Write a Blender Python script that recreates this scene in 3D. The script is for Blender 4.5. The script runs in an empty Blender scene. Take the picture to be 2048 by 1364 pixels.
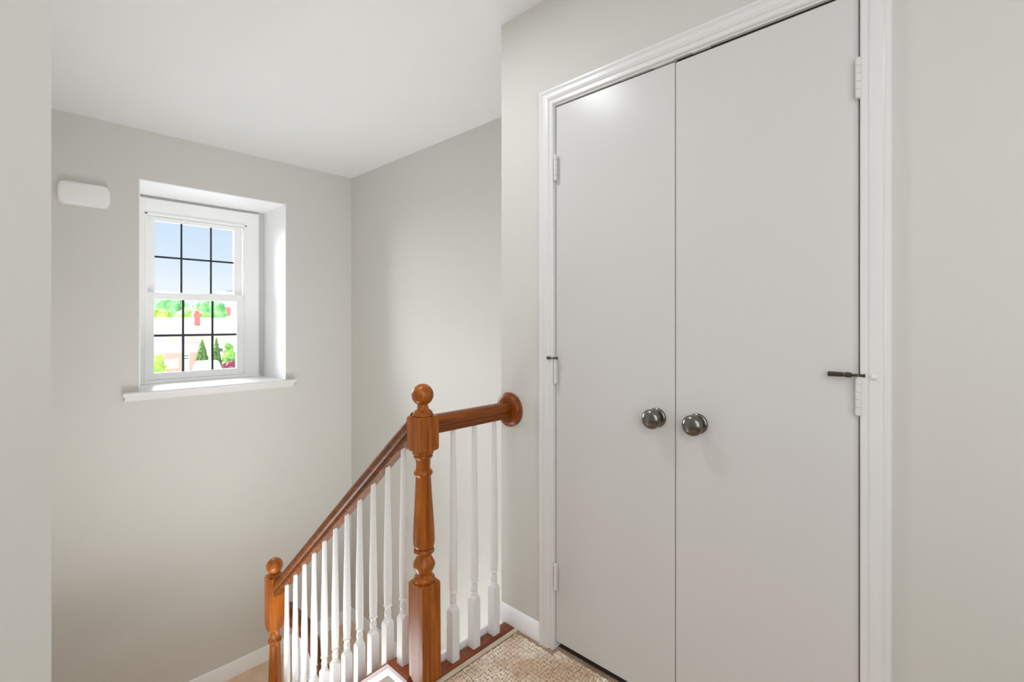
import bpy, bmesh, math, random
from mathutils import Vector, Matrix, noise

SC = bpy.context.scene
COL = SC.collection
random.seed(7)

# ------------------------------------------------------------------ materials
def mat(name):
    m = bpy.data.materials.new(name)
    m.use_nodes = True
    nt = m.node_tree
    return m, nt, nt.nodes, nt.links, nt.nodes['Principled BSDF']

def srgb(r, g, b):
    f = lambda c: (c / 255 / 12.92) if c / 255 <= 0.04045 else ((c / 255 + 0.055) / 1.055) ** 2.4
    return (f(r), f(g), f(b), 1)

def paint(name, col, rough=0.6, bump=0.0, scale=300, spec=0.4, var=0.02):
    m, nt, N, L, P = mat(name)
    tc = N.new('ShaderNodeTexCoord')
    nz = N.new('ShaderNodeTexNoise'); nz.inputs['Scale'].default_value = 2.2; nz.inputs['Detail'].default_value = 3
    L.new(tc.outputs['Object'], nz.inputs['Vector'])
    mx = N.new('ShaderNodeMix'); mx.data_type = 'RGBA'
    mx.inputs[6].default_value = tuple(c * (1 - var) for c in col[:3]) + (1,)
    mx.inputs[7].default_value = tuple(min(1, c * (1 + var)) for c in col[:3]) + (1,)
    L.new(nz.outputs['Fac'], mx.inputs[0])
    L.new(mx.outputs[2], P.inputs['Base Color'])
    P.inputs['Roughness'].default_value = rough
    P.inputs['Specular IOR Level'].default_value = spec
    if bump:
        n2 = N.new('ShaderNodeTexNoise'); n2.inputs['Scale'].default_value = scale; n2.inputs['Detail'].default_value = 2
        L.new(tc.outputs['Object'], n2.inputs['Vector'])
        b = N.new('ShaderNodeBump'); b.inputs['Strength'].default_value = bump; b.inputs['Distance'].default_value = 0.001
        L.new(n2.outputs['Fac'], b.inputs['Height']); L.new(b.outputs['Normal'], P.inputs['Normal'])
    return m

def wood(name, dark, light, axis=2, rough=0.32):
    m, nt, N, L, P = mat(name)
    tc = N.new('ShaderNodeTexCoord')
    mp = N.new('ShaderNodeMapping')
    s = [26, 26, 26]; s[axis] = 1.6
    mp.inputs['Scale'].default_value = s
    L.new(tc.outputs['Object'], mp.inputs['Vector'])
    nz = N.new('ShaderNodeTexNoise'); nz.inputs['Scale'].default_value = 2.4; nz.inputs['Detail'].default_value = 6
    nz.inputs['Roughness'].default_value = 0.62; nz.inputs['Distortion'].default_value = 0.6
    L.new(mp.outputs['Vector'], nz.inputs['Vector'])
    rp = N.new('ShaderNodeValToRGB')
    rp.color_ramp.elements[0].position = 0.30; rp.color_ramp.elements[0].color = dark
    rp.color_ramp.elements[1].position = 0.68; rp.color_ramp.elements[1].color = light
    L.new(nz.outputs['Fac'], rp.inputs['Fac'])
    # fine pores
    mp2 = N.new('ShaderNodeMapping'); s2 = [240, 240, 240]; s2[axis] = 7
    mp2.inputs['Scale'].default_value = s2
    L.new(tc.outputs['Object'], mp2.inputs['Vector'])
    n2 = N.new('ShaderNodeTexNoise'); n2.inputs['Scale'].default_value = 1.0; n2.inputs['Detail'].default_value = 2
    L.new(mp2.outputs['Vector'], n2.inputs['Vector'])
    r2 = N.new('ShaderNodeValToRGB')
    r2.color_ramp.elements[0].position = 0.33; r2.color_ramp.elements[0].color = (0.72, 0.72, 0.72, 1)
    r2.color_ramp.elements[1].position = 0.5; r2.color_ramp.elements[1].color = (1, 1, 1, 1)
    L.new(n2.outputs['Fac'], r2.inputs['Fac'])
    mx = N.new('ShaderNodeMix'); mx.data_type = 'RGBA'; mx.blend_type = 'MULTIPLY'; mx.inputs[0].default_value = 0.8
    L.new(rp.outputs['Color'], mx.inputs[6]); L.new(r2.outputs['Color'], mx.inputs[7])
    L.new(mx.outputs[2], P.inputs['Base Color'])
    P.inputs['Roughness'].default_value = rough
    P.inputs['Coat Weight'].default_value = 0.08; P.inputs['Specular IOR Level'].default_value = 0.28
    P.inputs['Coat Roughness'].default_value = 0.15
    return m

def carpet_mat(name, c_dark, c_mid, c_light, scale, bump):
    m, nt, N, L, P = mat(name)
    tc = N.new('ShaderNodeTexCoord')
    ds = N.new('ShaderNodeTexNoise'); ds.inputs['Scale'].default_value = 55; ds.inputs['Detail'].default_value = 2
    L.new(tc.outputs['Object'], ds.inputs['Vector'])
    sub = N.new('ShaderNodeVectorMath'); sub.operation = 'SUBTRACT'; sub.inputs[1].default_value = (0.5, 0.5, 0.5)
    L.new(ds.outputs['Color'], sub.inputs[0])
    scl = N.new('ShaderNodeVectorMath'); scl.operation = 'SCALE'; scl.inputs['Scale'].default_value = 0.010
    L.new(sub.outputs[0], scl.inputs[0])
    add = N.new('ShaderNodeVectorMath'); add.operation = 'ADD'
    L.new(tc.outputs['Object'], add.inputs[0]); L.new(scl.outputs[0], add.inputs[1])
    heights = []
    for rot in (0, 90):
        mp = N.new('ShaderNodeMapping'); mp.inputs['Rotation'].default_value = (0, 0, math.radians(rot)); mp.inputs['Scale'].default_value = (scale,) * 3
        L.new(add.outputs[0], mp.inputs['Vector'])
        br = N.new('ShaderNodeTexBrick')
        br.inputs['Scale'].default_value = 1.0
        br.inputs['Brick Width'].default_value = 1.5; br.inputs['Row Height'].default_value = 0.5
        br.inputs['Mortar Size'].default_value = 0.13; br.inputs['Mortar Smooth'].default_value = 0.9
        br.inputs['Color1'].default_value = (1, 1, 1, 1); br.inputs['Color2'].default_value = (0.72, 0.72, 0.72, 1)
        br.inputs['Mortar'].default_value = (0, 0, 0, 1)
        L.new(mp.outputs['Vector'], br.inputs['Vector'])
        heights.append(br)
    ck = N.new('ShaderNodeTexChecker'); ck.inputs['Scale'].default_value = scale / 1.5
    ck.inputs['Color1'].default_value = (0, 0, 0, 1); ck.inputs['Color2'].default_value = (1, 1, 1, 1)
    L.new(tc.outputs['Object'], ck.inputs['Vector'])
    mx = N.new('ShaderNodeMix'); mx.data_type = 'RGBA'
    L.new(ck.outputs['Fac'], mx.inputs[0]); L.new(heights[0].outputs['Color'], mx.inputs[6]); L.new(heights[1].outputs['Color'], mx.inputs[7])
    fz = N.new('ShaderNodeTexNoise'); fz.inputs['Scale'].default_value = 420; fz.inputs['Detail'].default_value = 2
    L.new(tc.outputs['Object'], fz.inputs['Vector'])
    big = N.new('ShaderNodeTexNoise'); big.inputs['Scale'].default_value = 9; big.inputs['Detail'].default_value = 2
    L.new(tc.outputs['Object'], big.inputs['Vector'])
    rb = N.new('ShaderNodeValToRGB')
    rb.color_ramp.elements[0].position = 0.38; rb.color_ramp.elements[0].color = c_mid
    rb.color_ramp.elements[1].position = 0.62; rb.color_ramp.elements[1].color = c_light
    L.new(big.outputs['Fac'], rb.inputs['Fac'])
    mc = N.new('ShaderNodeMix'); mc.data_type = 'RGBA'; mc.inputs[6].default_value = c_dark
    hf = N.new('ShaderNodeMath'); hf.operation = 'MULTIPLY_ADD'; hf.inputs[1].default_value = 0.8; hf.inputs[2].default_value = 0.1
    L.new(mx.outputs[2], hf.inputs[0])
    hf2 = N.new('ShaderNodeMath'); hf2.operation = 'MULTIPLY_ADD'; hf2.inputs[1].default_value = 0.5; hf2.inputs[2].default_value = -0.15
    L.new(fz.outputs['Fac'], hf2.inputs[0])
    hs = N.new('ShaderNodeMath'); hs.operation = 'ADD'; hs.use_clamp = True
    L.new(hf.outputs[0], hs.inputs[0]); L.new(hf2.outputs[0], hs.inputs[1])
    L.new(hs.outputs[0], mc.inputs[0]); L.new(rb.outputs['Color'], mc.inputs[7])
    L.new(mc.outputs[2], P.inputs['Base Color'])
    P.inputs['Roughness'].default_value = 0.95; P.inputs['Specular IOR Level'].default_value = 0.1
    b = N.new('ShaderNodeBump'); b.inputs['Strength'].default_value = bump; b.inputs['Distance'].default_value = 0.005
    L.new(hs.outputs[0], b.inputs['Height']); L.new(b.outputs['Normal'], P.inputs['Normal'])
    return m

def metal(name, col, rough):
    m, nt, N, L, P = mat(name)
    P.inputs['Base Color'].default_value = col; P.inputs['Metallic'].default_value = 1
    tc = N.new('ShaderNodeTexCoord'); nz = N.new('ShaderNodeTexNoise'); nz.inputs['Scale'].default_value = 60
    L.new(tc.outputs['Object'], nz.inputs['Vector'])
    mr = N.new('ShaderNodeMapRange'); mr.inputs[3].default_value = rough * 0.85; mr.inputs[4].default_value = rough * 1.15
    L.new(nz.outputs['Fac'], mr.inputs[0]); L.new(mr.outputs[0], P.inputs['Roughness'])
    return m

def foliage(name, c1, c2, scale):
    m, nt, N, L, P = mat(name)
    tc = N.new('ShaderNodeTexCoord'); nz = N.new('ShaderNodeTexNoise'); nz.inputs['Scale'].default_value = scale; nz.inputs['Detail'].default_value = 4
    L.new(tc.outputs['Object'], nz.inputs['Vector'])
    rp = N.new('ShaderNodeValToRGB')
    rp.color_ramp.elements[0].position = 0.35; rp.color_ramp.elements[0].color = c1
    rp.color_ramp.elements[1].position = 0.65; rp.color_ramp.elements[1].color = c2
    L.new(nz.outputs['Fac'], rp.inputs['Fac']); L.new(rp.outputs['Color'], P.inputs['Base Color'])
    P.inputs['Roughness'].default_value = 0.8
    return m

def brick_mat(name, c1, c2, mortar, scale=4):
    m, nt, N, L, P = mat(name)
    tc = N.new('ShaderNodeTexCoord'); mp = N.new('ShaderNodeMapping'); mp.inputs['Rotation'].default_value = (math.pi / 2, 0, 0)
    L.new(tc.outputs['Object'], mp.inputs['Vector'])
    br = N.new('ShaderNodeTexBrick'); br.inputs['Scale'].default_value = scale
    br.inputs['Color1'].default_value = c1; br.inputs['Color2'].default_value = c2; br.inputs['Mortar'].default_value = mortar
    L.new(mp.outputs['Vector'], br.inputs['Vector']); L.new(br.outputs['Color'], P.inputs['Base Color'])
    P.inputs['Roughness'].default_value = 0.85
    return m

def glass_mat(name):
    m = bpy.data.materials.new(name); m.use_nodes = True
    N, L = m.node_tree.nodes, m.node_tree.links
    N.remove(N['Principled BSDF'])
    t = N.new('ShaderNodeBsdfTransparent'); t.inputs['Color'].default_value = (0.97, 0.985, 0.985, 1)
    g = N.new('ShaderNodeBsdfGlossy'); g.inputs['Roughness'].default_value = 0.02
    f = N.new('ShaderNodeFresnel'); f.inputs['IOR'].default_value = 1.35
    mx = N.new('ShaderNodeMixShader')
    L.new(f.outputs[0], mx.inputs[0]); L.new(t.outputs[0], mx.inputs[1]); L.new(g.outputs[0], mx.inputs[2])
    L.new(mx.outputs[0], N['Material Output'].inputs['Surface'])
    return m

WALL = paint('greige_wall_paint', srgb(214, 212, 206), 0.7, 0.12, 260, 0.3)
CEIL = paint('ceiling_paint', srgb(226, 226, 225), 0.8, 0.10, 200, 0.2)
TRIM = paint('white_trim_gloss', srgb(230, 229, 228), 0.28, 0.0, 0, 0.5)
BASEP = paint('white_baseboard_paint', srgb(246, 246, 246), 0.3, 0.0, 0, 0.5)
DOORP = paint('white_door_paint', srgb(216, 214, 212), 0.27, 0.04, 120, 0.3, 0.012)
BALU = paint('white_baluster_paint', srgb(238, 238, 238), 0.35, 0.0, 0, 0.5)
VINYL = paint('white_window_vinyl', srgb(250, 250, 249), 0.35, 0.0, 0, 0.5)
REVEAL = paint('white_reveal_paint', srgb(252, 252, 252), 0.5, 0.0, 0, 0.4)
CHIME = paint('white_plastic', srgb(242, 241, 240), 0.4, 0.0, 0, 0.4)
DARKGRID = paint('charcoal_grille', srgb(52, 58, 62), 0.5, 0.0, 0, 0.3)
OAK = wood('honey_oak_vertical', srgb(122, 58, 4), srgb(188, 106, 34), 2)
OAK_X = wood('oak_rail_across', srgb(84, 36, 2), srgb(150, 76, 14), 0)
OAK_Y = wood('oak_rail_along', srgb(78, 38, 6), srgb(132, 72, 18), 1, .5)
REDOAK_X = wood('red_oak_nosing_across', srgb(112, 52, 26), srgb(150, 78, 46), 0)
REDOAK_Y = wood('red_oak_nosing_along', srgb(120, 56, 28), srgb(165, 88, 52), 1)
CARPET = carpet_mat('beige_patterned_carpet', srgb(130, 102, 80), srgb(178, 148, 122), srgb(200, 172, 146), 62, 0.6)
CARPET2 = carpet_mat('tan_landing_carpet', srgb(206, 174, 142), srgb(232, 204, 174), srgb(244, 220, 194), 90, 0.35)
BEIGE = paint('beige_binder_bar', srgb(206, 190, 166), 0.6, 0, 0, 0.3, 0.05)
PEWTER = metal('dark_pewter', (0.20, 0.19, 0.17, 1), 0.24)
BRONZE = metal('dark_bronze', (0.12, 0.11, 0.09, 1), 0.3)
BLACK = paint('black_rubber', (0.01, 0.01, 0.01, 1), 0.6)
HINGE = paint('painted_hinge', srgb(222, 221, 219), 0.35)
GLASS = glass_mat('window_glass')

# ------------------------------------------------------------------ mesh helpers
def new_obj(name, bm, m, parent=None, smooth=None, loc=None):
    bmesh.ops.recalc_face_normals(bm, faces=bm.faces)
    me = bpy.data.meshes.new(name)
    bm.to_mesh(me); bm.free()
    if m is not None:
        me.materials.append(m)
    if smooth is not None:
        for p in me.polygons: p.use_smooth = True
        me.set_sharp_from_angle(angle=math.radians(smooth))
    o = bpy.data.objects.new(name, me)
    COL.objects.link(o)
    if parent is not None: o.parent = parent
    if loc is not None: o.location = loc
    return o

def tag(o, label=None, cat=None, group=None, kind=None):
    if label: o['label'] = label
    if cat: o['category'] = cat
    if group: o['group'] = group
    if kind: o['kind'] = kind
    return o

def empty(name, loc=(0, 0, 0)):
    o = bpy.data.objects.new(name, None); COL.objects.link(o); o.location = loc
    o.empty_display_size = 0.05
    return o

def box(bm, x0, x1, y0, y1, z0, z1, bevel=0.0):
    vs = [bm.verts.new((x, y, z)) for x in (x0, x1) for y in (y0, y1) for z in (z0, z1)]
    idx = [(0, 1, 3, 2), (4, 6, 7, 5), (0, 4, 5, 1), (2, 3, 7, 6), (0, 2, 6, 4), (1, 5, 7, 3)]
    fs = [bm.faces.new([vs[i] for i in f]) for f in idx]
    if bevel:
        es = list({e for f in fs for e in f.edges})
        bmesh.ops.bevel(bm, geom=es, offset=bevel, segments=2, affect='EDGES', profile=0.6)
    return bm

def nbox(name, x0, x1, y0, y1, z0, z1, m, parent=None, bevel=0.0):
    bm = bmesh.new(); box(bm, x0, x1, y0, y1, z0, z1, bevel)
    return new_obj(name, bm, m, parent, smooth=35 if bevel else None)

def prism(bm, pts, frame):
    """pts 2D polygon; frame(u,v,k) -> Vector with k 0/1 the two ends"""
    a = [bm.verts.new(frame(u, v, 0)) for u, v in pts]
    b = [bm.verts.new(frame(u, v, 1)) for u, v in pts]
    n = len(pts)
    bm.faces.new(a); bm.faces.new(b[::-1])
    for i in range(n):
        bm.faces.new([a[i], a[(i + 1) % n], b[(i + 1) % n], b[i]])
    return bm

def sweep(bm, sections, closed_ends=True):
    """sections: list of lists of Vectors with equal count"""
    rows = [[bm.verts.new(p) for p in s] for s in sections]
    n = len(rows[0])
    for r0, r1 in zip(rows, rows[1:]):
        for i in range(n):
            bm.faces.new([r0[i], r0[(i + 1) % n], r1[(i + 1) % n], r1[i]])
    if closed_ends:
        bm.faces.new(rows[0]); bm.faces.new(rows[-1][::-1])
    return bm

def lathe(bm, prof, n=32, axis='Z', origin=(0, 0, 0), half=None):
    """prof list of (z, r) (or (z, r, h): square limit half-width h)"""
    o = Vector(origin)
    rings = []
    for p in prof:
        z, r = p[0], p[1]
        h = p[2] if len(p) > 2 else half
        ring = []
        for i in range(n):
            t = 2 * math.pi * i / n
            c, s = math.cos(t), math.sin(t)
            rr = r
            if h is not None:
                rr = min(r, h / max(abs(c), abs(s)))
            if axis == 'Z': v = Vector((rr * c, rr * s, z))
            elif axis == 'X': v = Vector((z, rr * c, rr * s))
            else: v = Vector((rr * c, z, rr * s))
            ring.append(o + v)
        rings.append(ring)
    return sweep(bm, rings)

def interp(prof, steps=6):
    """smooth Catmull-Rom through (z,r)"""
    out = []
    n = len(prof)
    for i in range(n - 1):
        p0 = prof[max(i - 1, 0)]; p1 = prof[i]; p2 = prof[i + 1]; p3 = prof[min(i + 2, n - 1)]
        for k in range(steps):
            t = k / steps
            q = []
            for j in range(2):
                a = 2 * p1[j]; b = p2[j] - p0[j]
                c = 2 * p0[j] - 5 * p1[j] + 4 * p2[j] - p3[j]; d = -p0[j] + 3 * p1[j] - 3 * p2[j] + p3[j]
                q.append(0.5 * (a + b * t + c * t * t + d * t ** 3))
            out.append((q[0], max(q[1], 0.0005)))
    out.append(prof[-1])
    return out

def arc(z0, r0, z1, r1, bulge, n=6):
    """half-round bead between two profile points"""
    out = []
    for i in range(n + 1):
        t = i / n
        out.append((z0 + (z1 - z0) * t, r0 + (r1 - r0) * t + bulge * math.sin(math.pi * t)))
    return out

# ------------------------------------------------------------------ the setting
X_CL = 1.417          # closet wall face
Y_CL = 1.398          # closet wall outer corner
Y_TOP = 1.31          # top nosing of the stairs
X_R = 2.046           # stairwell right wall
Y_B = 3.81            # window wall
X_L = 0.068           # stairwell left wall
Z_C = 2.443
Z_LAND = -1.303
Z_LOW = -2.605
RISE, RUN = 1.303 / 7, 0.219
Y_LAND = Y_TOP + 6 * RUN      # 2.624

def structure(name, label, cat, bm, m, smooth=None):
    return tag(new_obj(name, bm, m, None, smooth), label, cat, None, 'structure')

# floor of the hall (slab) with the stair opening left out
bm = bmesh.new()
box(bm, -1.62, X_L, -1.32, Y_TOP, -0.25, 0.0)
box(bm, X_L, 0.95, -1.32, Y_TOP, -0.25, 0.0)
box(bm, 0.95, X_R + 0.1, -1.32, Y_TOP - 0.022, -0.25, 0.0)
structure('floor', 'beige basket-weave patterned carpet covering the upstairs hall', 'carpet', bm, CARPET)
bm = bmesh.new(); box(bm, -1.62, X_R + 0.12, -1.32, 4.4, Z_C, Z_C + 0.12)
structure('ceiling', 'smooth white ceiling over the hall and stairwell', 'ceiling', bm, CEIL)

# landing and lower level floor
bm = bmesh.new(); box(bm, X_L, X_R, Y_LAND - 0.02, Y_B, Z_LAND - 0.2, Z_LAND)
structure('floor_landing', 'tan carpeted stair landing below the window', 'landing', bm, CARPET2)
bm = bmesh.new(); box(bm, X_L - 0.1, X_R + 0.1, 0.9, Y_B, Z_LOW - 0.2, Z_LOW - 0.0)
structure('floor_lower', 'carpeted floor at the foot of the lower flight', 'floor', bm, CARPET2)

# tufted pile on the carpet in front of the closet: basket-weave bundles of short loops
PILE, nt, N, L, P = mat('carpet_tufts')
geo = N.new('ShaderNodeNewGeometry'); tcn = N.new('ShaderNodeTexCoord')
pn = N.new('ShaderNodeTexNoise'); pn.inputs['Scale'].default_value = 6.5; pn.inputs['Detail'].default_value = 2
L.new(tcn.outputs['Object'], pn.inputs['Vector'])
pr = N.new('ShaderNodeValToRGB')
pr.color_ramp.elements[0].position = 0.40; pr.color_ramp.elements[0].color = srgb(222, 194, 166)
pr.color_ramp.elements[1].position = 0.58; pr.color_ramp.elements[1].color = srgb(252, 238, 220)
L.new(pn.outputs['Fac'], pr.inputs['Fac'])
ri = N.new('ShaderNodeMapRange'); ri.inputs[3].default_value = 0.82; ri.inputs[4].default_value = 1.0
L.new(geo.outputs['Random Per Island'], ri.inputs[0])
ml = N.new('ShaderNodeMix'); ml.data_type = 'RGBA'; ml.blend_type = 'MULTIPLY'; ml.inputs[0].default_value = 1
L.new(pr.outputs['Color'], ml.inputs[6]); L.new(ri.outputs[0], ml.inputs[7])
L.new(ml.outputs[2], P.inputs['Base Color'])
P.inputs['Roughness'].default_value = 0.95; P.inputs['Specular IOR Level'].default_value = 0.05
rnd = random.Random(3)
vs, fs = [], []
cell = 0.0165
for ci in range(-6, 86):
    for cj in range(-4, 78):
        x0, y0 = ci * cell, cj * cell
        if not (-.1 < x0 < 1.420 and -.06 < y0 < 1.277): continue
        if x0 > 1.386 and not (.20 < y0 < 1.105): continue
        flip = (ci + cj) % 2
        for k in range(2):
            cx_, cy_ = x0 + cell / 2, y0 + cell / 2
            off = (k - .5) * cell * .5
            ang = rnd.uniform(-.28, .28) + (math.pi / 2 if flip else 0)
            hl, hw, ht = cell * rnd.uniform(.44, .56), cell * rnd.uniform(.19, .23), rnd.uniform(.003, .0052)
            ca, sa = math.cos(ang), math.sin(ang)
            ox, oy = (off, 0) if flip else (0, off)
            ox += rnd.uniform(-.0011, .0011); oy += rnd.uniform(-.0011, .0011)
            base = len(vs)
            for (lx, ly, lz) in ((-hl, 0, 0), (-hl * .6, -hw, 0), (hl * .6, -hw, 0), (hl, 0, 0), (hl * .6, hw, 0), (-hl * .6, hw, 0),
                                 (-hl * .7, 0, ht * .7), (-hl * .4, -hw * .55, ht * .85), (hl * .4, -hw * .55, ht * .85), (hl * .7, 0, ht * .7), (hl * .4, hw * .55, ht * .85), (-hl * .4, hw * .55, ht * .85)):
                vs.append((cx_ + ox + lx * ca - ly * sa, cy_ + oy + lx * sa + ly * ca, lz + .0002))
            for q in range(6):
                r_ = (q + 1) % 6
                fs.append((base + q, base + r_, base + 6 + r_, base + 6 + q))
            fs.append(tuple(base + 6 + q for q in range(6)))
me = bpy.data.meshes.new('carpet_pile'); me.from_pydata(vs, [], fs); me.update(); me.materials.append(PILE)
for p_ in me.polygons: p_.use_smooth = True
o = bpy.data.objects.new('carpet_pile', me); COL.objects.link(o)
tag(o, 'beige tufted basket-weave carpet pile in front of the closet', 'carpet', None, 'stuff')
bm = bmesh.new(); box(bm, 1.440, X_R, .19, 1.119, -.02, .0015)  # closet floor; its dark colour stands for shade under the doors
structure('floor_closet_shade', 'closet floor coloured dark to stand for the shade under the doors', 'floor', bm, paint('shade_dark_closet_floor', srgb(58, 44, 34), .8))

# walls
bm = bmesh.new()
W0, W1, H0, H1 = 0.599, 1.504, 0.783, 2.128
box(bm, X_L - 0.12, W0, Y_B, Y_B + 0.5, Z_LOW - 0.2, Z_C)
box(bm, W1, X_R + 0.12, Y_B, Y_B + 0.5, Z_LOW - 0.2, Z_C)
box(bm, W0, W1, Y_B, Y_B + 0.5, H1, Z_C)
box(bm, W0, W1, Y_B, Y_B + 0.5, Z_LOW - 0.2, H0 - 0.05)
structure('wall_back', 'greige painted stairwell wall with the window', 'wall', bm, WALL)
bm = bmesh.new(); box(bm, X_R, X_R + 0.12, 0.9, Y_B, Z_LOW - 0.2, Z_C)
structure('wall_right', 'greige painted side wall of the stairwell right of the window', 'wall', bm, WALL)
bm = bmesh.new()
box(bm, X_L - 0.12, X_L, Y_TOP, Y_B, Z_LOW - 0.2, Z_C)
box(bm, -1.62, X_L - 0.12, Y_TOP, Y_TOP + 0.12, -0.25, Z_C)
structure('wall_left', 'pale greige wall corner at the left edge, close to the camera', 'wall', bm, WALL)
JL, JR, JT = 1.1205, 0.1885, 2.0255   # closet door jamb faces
bm = bmesh.new()
box(bm, X_CL, X_CL + 0.11, JL + 0.015, Y_CL, -0.25, Z_C)
box(bm, X_CL, X_CL + 0.11, -1.32, JR - 0.015, -0.25, Z_C)
box(bm, X_CL, X_CL + 0.11, JR - 0.015, JL + 0.015, JT + 0.015, Z_C)
box(bm, X_CL + 0.11, X_R, Y_CL - 0.11, Y_CL, -0.25, Z_C)
box(bm, X_CL + 0.11, X_R, 0.0, 0.08, -0.25, Z_C)
structure('wall_closet', 'greige painted wall framing the double closet doors', 'wall', bm, WALL)
bm = bmesh.new(); box(bm, -1.62, X_CL, -1.44, -1.32, -0.25, Z_C)
structure('wall_front', 'greige hall wall behind the camera', 'wall', bm, WALL)
bm = bmesh.new(); box(bm, -1.74, -1.62, -1.44, Y_TOP + 0.12, -0.25, Z_C)
structure('wall_hall', 'greige wall at the far end of the hall behind the camera', 'wall', bm, WALL)
bm = bmesh.new(); box(bm, X_L - 0.1, X_R + 0.1, 0.8, 0.9, Z_LOW - 0.2, -0.25)
structure('wall_lower', 'greige wall at the foot of the lower flight', 'wall', bm, WALL)

# baseboards: flat face with a moulded top
def base_profile(h, t=0.013):
    return [(0, 0), (t, 0), (t, h * 0.70), (t * 0.85, h * 0.75), (t * 0.8, h * 0.84), (t * 0.35, h * 0.97), (0, h)]
def baseboard(name, label, p0, p1, nrm, h, z):
    bm = bmesh.new()
    nv = Vector(nrm)
    prism(bm, base_profile(h), lambda u, v, k: Vector((p0, p1)[k]) + nv * u + Vector((0, 0, z + v)))
    return structure(name, label, 'baseboard', bm, BASEP, 30)
baseboard('baseboard_back', 'white baseboard along the landing under the window wall', (X_L, Y_B, 0), (X_R, Y_B, 0), (0, -1, 0), 0.107, Z_LAND)
baseboard('baseboard_right', 'white baseboard at the landing along the right stairwell wall', (X_R, Y_LAND, 0), (X_R, Y_B - 0.014, 0), (-1, 0, 0), 0.107, Z_LAND)
baseboard('baseboard_closet', 'short white baseboard between closet door casing and wall corner', (X_CL, 1.1845, 0), (X_CL, Y_CL, 0), (-1, 0, 0), 0.069, 0.0)
baseboard('baseboard_left', 'white baseboard on the landing along the left stairwell wall', (X_L, Y_LAND, 0), (X_L, Y_B - 0.014, 0), (1, 0, 0), 0.107, Z_LAND)

# stairs: upper flight and lower flight
bm = bmesh.new()
for i in range(6):
    y0 = Y_TOP + RUN * i; z = -RISE * (i + 1)
    pts = [(y0, z - 0.16), (y0, z), (y0 + RUN + 0.012, z), (y0 + RUN + 0.018, z - 0.008), (y0 + RUN + 0.016, z - 0.022), (y0 + RUN, z - 0.03), (y0 + RUN, z - 0.16)]
    prism(bm, pts, lambda u, v, k: Vector(((X_L, 0.962)[k], u, v)))
st = tag(new_obj('staircase', bm, CARPET2), 'carpeted upper flight going down from the hall to the landing', 'stairs', None, 'structure')
bm = bmesh.new()
for i in range(6):
    y0 = Y_LAND - RUN * i; z = Z_LAND - RISE * (i + 1)
    pts = [(y0, z - 0.16), (y0, z), (y0 - RUN - 0.012, z), (y0 - RUN - 0.018, z - 0.008), (y0 - RUN - 0.016, z - 0.022), (y0 - RUN, z - 0.03), (y0 - RUN, z - 0.16)]
    prism(bm, pts, lambda u, v, k: Vector(((1.10, X_R)[k], u, v)))
tag(new_obj('staircase_lower', bm, CARPET2), 'carpeted lower flight going down from the landing below the balusters', 'stairs', None, 'structure')

# ------------------------------------------------------------------ closet doors, casing
SLOPE = RISE / RUN

# casing: mitred moulding round the opening (profile: across u from opening outward, thickness t)
cas = [(0, 0), (0, .007), (.003, .010), (.011, .0105), (.013, .0085), (.016, .0085), (.019, .0125), (.028, .0165),
       (.040, .0165), (.043, .0145), (.046, .0155), (.050, .0185), (.057, .0185), (.060, .0155), (.0605, .012), (.0605, 0)]
bm = bmesh.new()
yi, yo, zt = 1.1222, 0.1868, 2.0305
def cs(y_dir, y_base, z, k):
    return [Vector((X_CL - t, y_base + y_dir * u, z + (u * 0.945 if k else 0))) for u, t in cas]
sweep(bm, [cs(1, yi, 0.0, 0), cs(1, yi, zt, 1), cs(-1, yo, zt, 1), cs(-1, yo, 0.0, 0)])
casing = structure('trim_1', 'white moulded casing around the double closet doors', 'door casing', bm, TRIM, 25)
bm = bmesh.new()
box(bm, X_CL - 0.0005, X_CL + 0.11, JL, JL + 0.0149, 0, JT + 0.0149)
box(bm, X_CL - 0.0005, X_CL + 0.11, JR - 0.0149, JR, 0, JT + 0.0149)
box(bm, X_CL - 0.0005, X_CL + 0.11, JR, JL, JT, JT + 0.0149)
# stops behind the leaves
box(bm, X_CL + 0.045, X_CL + 0.058, JL - 0.012, JL, 0, JT)
box(bm, X_CL + 0.045, X_CL + 0.058, JR, JR + 0.012, 0, JT)
box(bm, X_CL + 0.045, X_CL + 0.058, JR, JL, JT - 0.012, JT)
new_obj('door_jamb', bm, TRIM, casing)
for y0, y1 in ((0.727, 0.655), (0.600, 0.548)):      # ball catch strikes in the head jamb
    bm = bmesh.new(); box(bm, X_CL + 0.001, X_CL + 0.028, min(y0, y1), max(y0, y1), JT - 0.0022, JT + 0.0005, 0.0008)
    new_obj('strike_plate', bm, HINGE, casing)
bm = bmesh.new(); lathe(bm, [(0, .006), (-.003, .006), (-.005, .004), (-.0055, .001)], 16, 'X', (X_CL - 0.0165, 0.1585, 1.089))
new_obj('bumper', bm, TRIM, casing, 40)

LX0, LX1 = 1.4235, 1.4585
GAP_SHADE = paint('dark_gap_shade', srgb(46, 44, 42), .8)  # dark strips added in the door gaps, standing for the shade there
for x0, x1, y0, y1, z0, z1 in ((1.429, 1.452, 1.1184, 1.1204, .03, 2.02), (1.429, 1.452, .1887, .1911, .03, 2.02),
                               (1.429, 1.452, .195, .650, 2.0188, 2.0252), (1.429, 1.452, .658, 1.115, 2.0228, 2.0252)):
    nbox('gap_shade_strip', x0, x1, y0, y1, z0, z1, GAP_SHADE, casing)['label'] = 'added dark strip standing for shade in the door gap'

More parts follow.
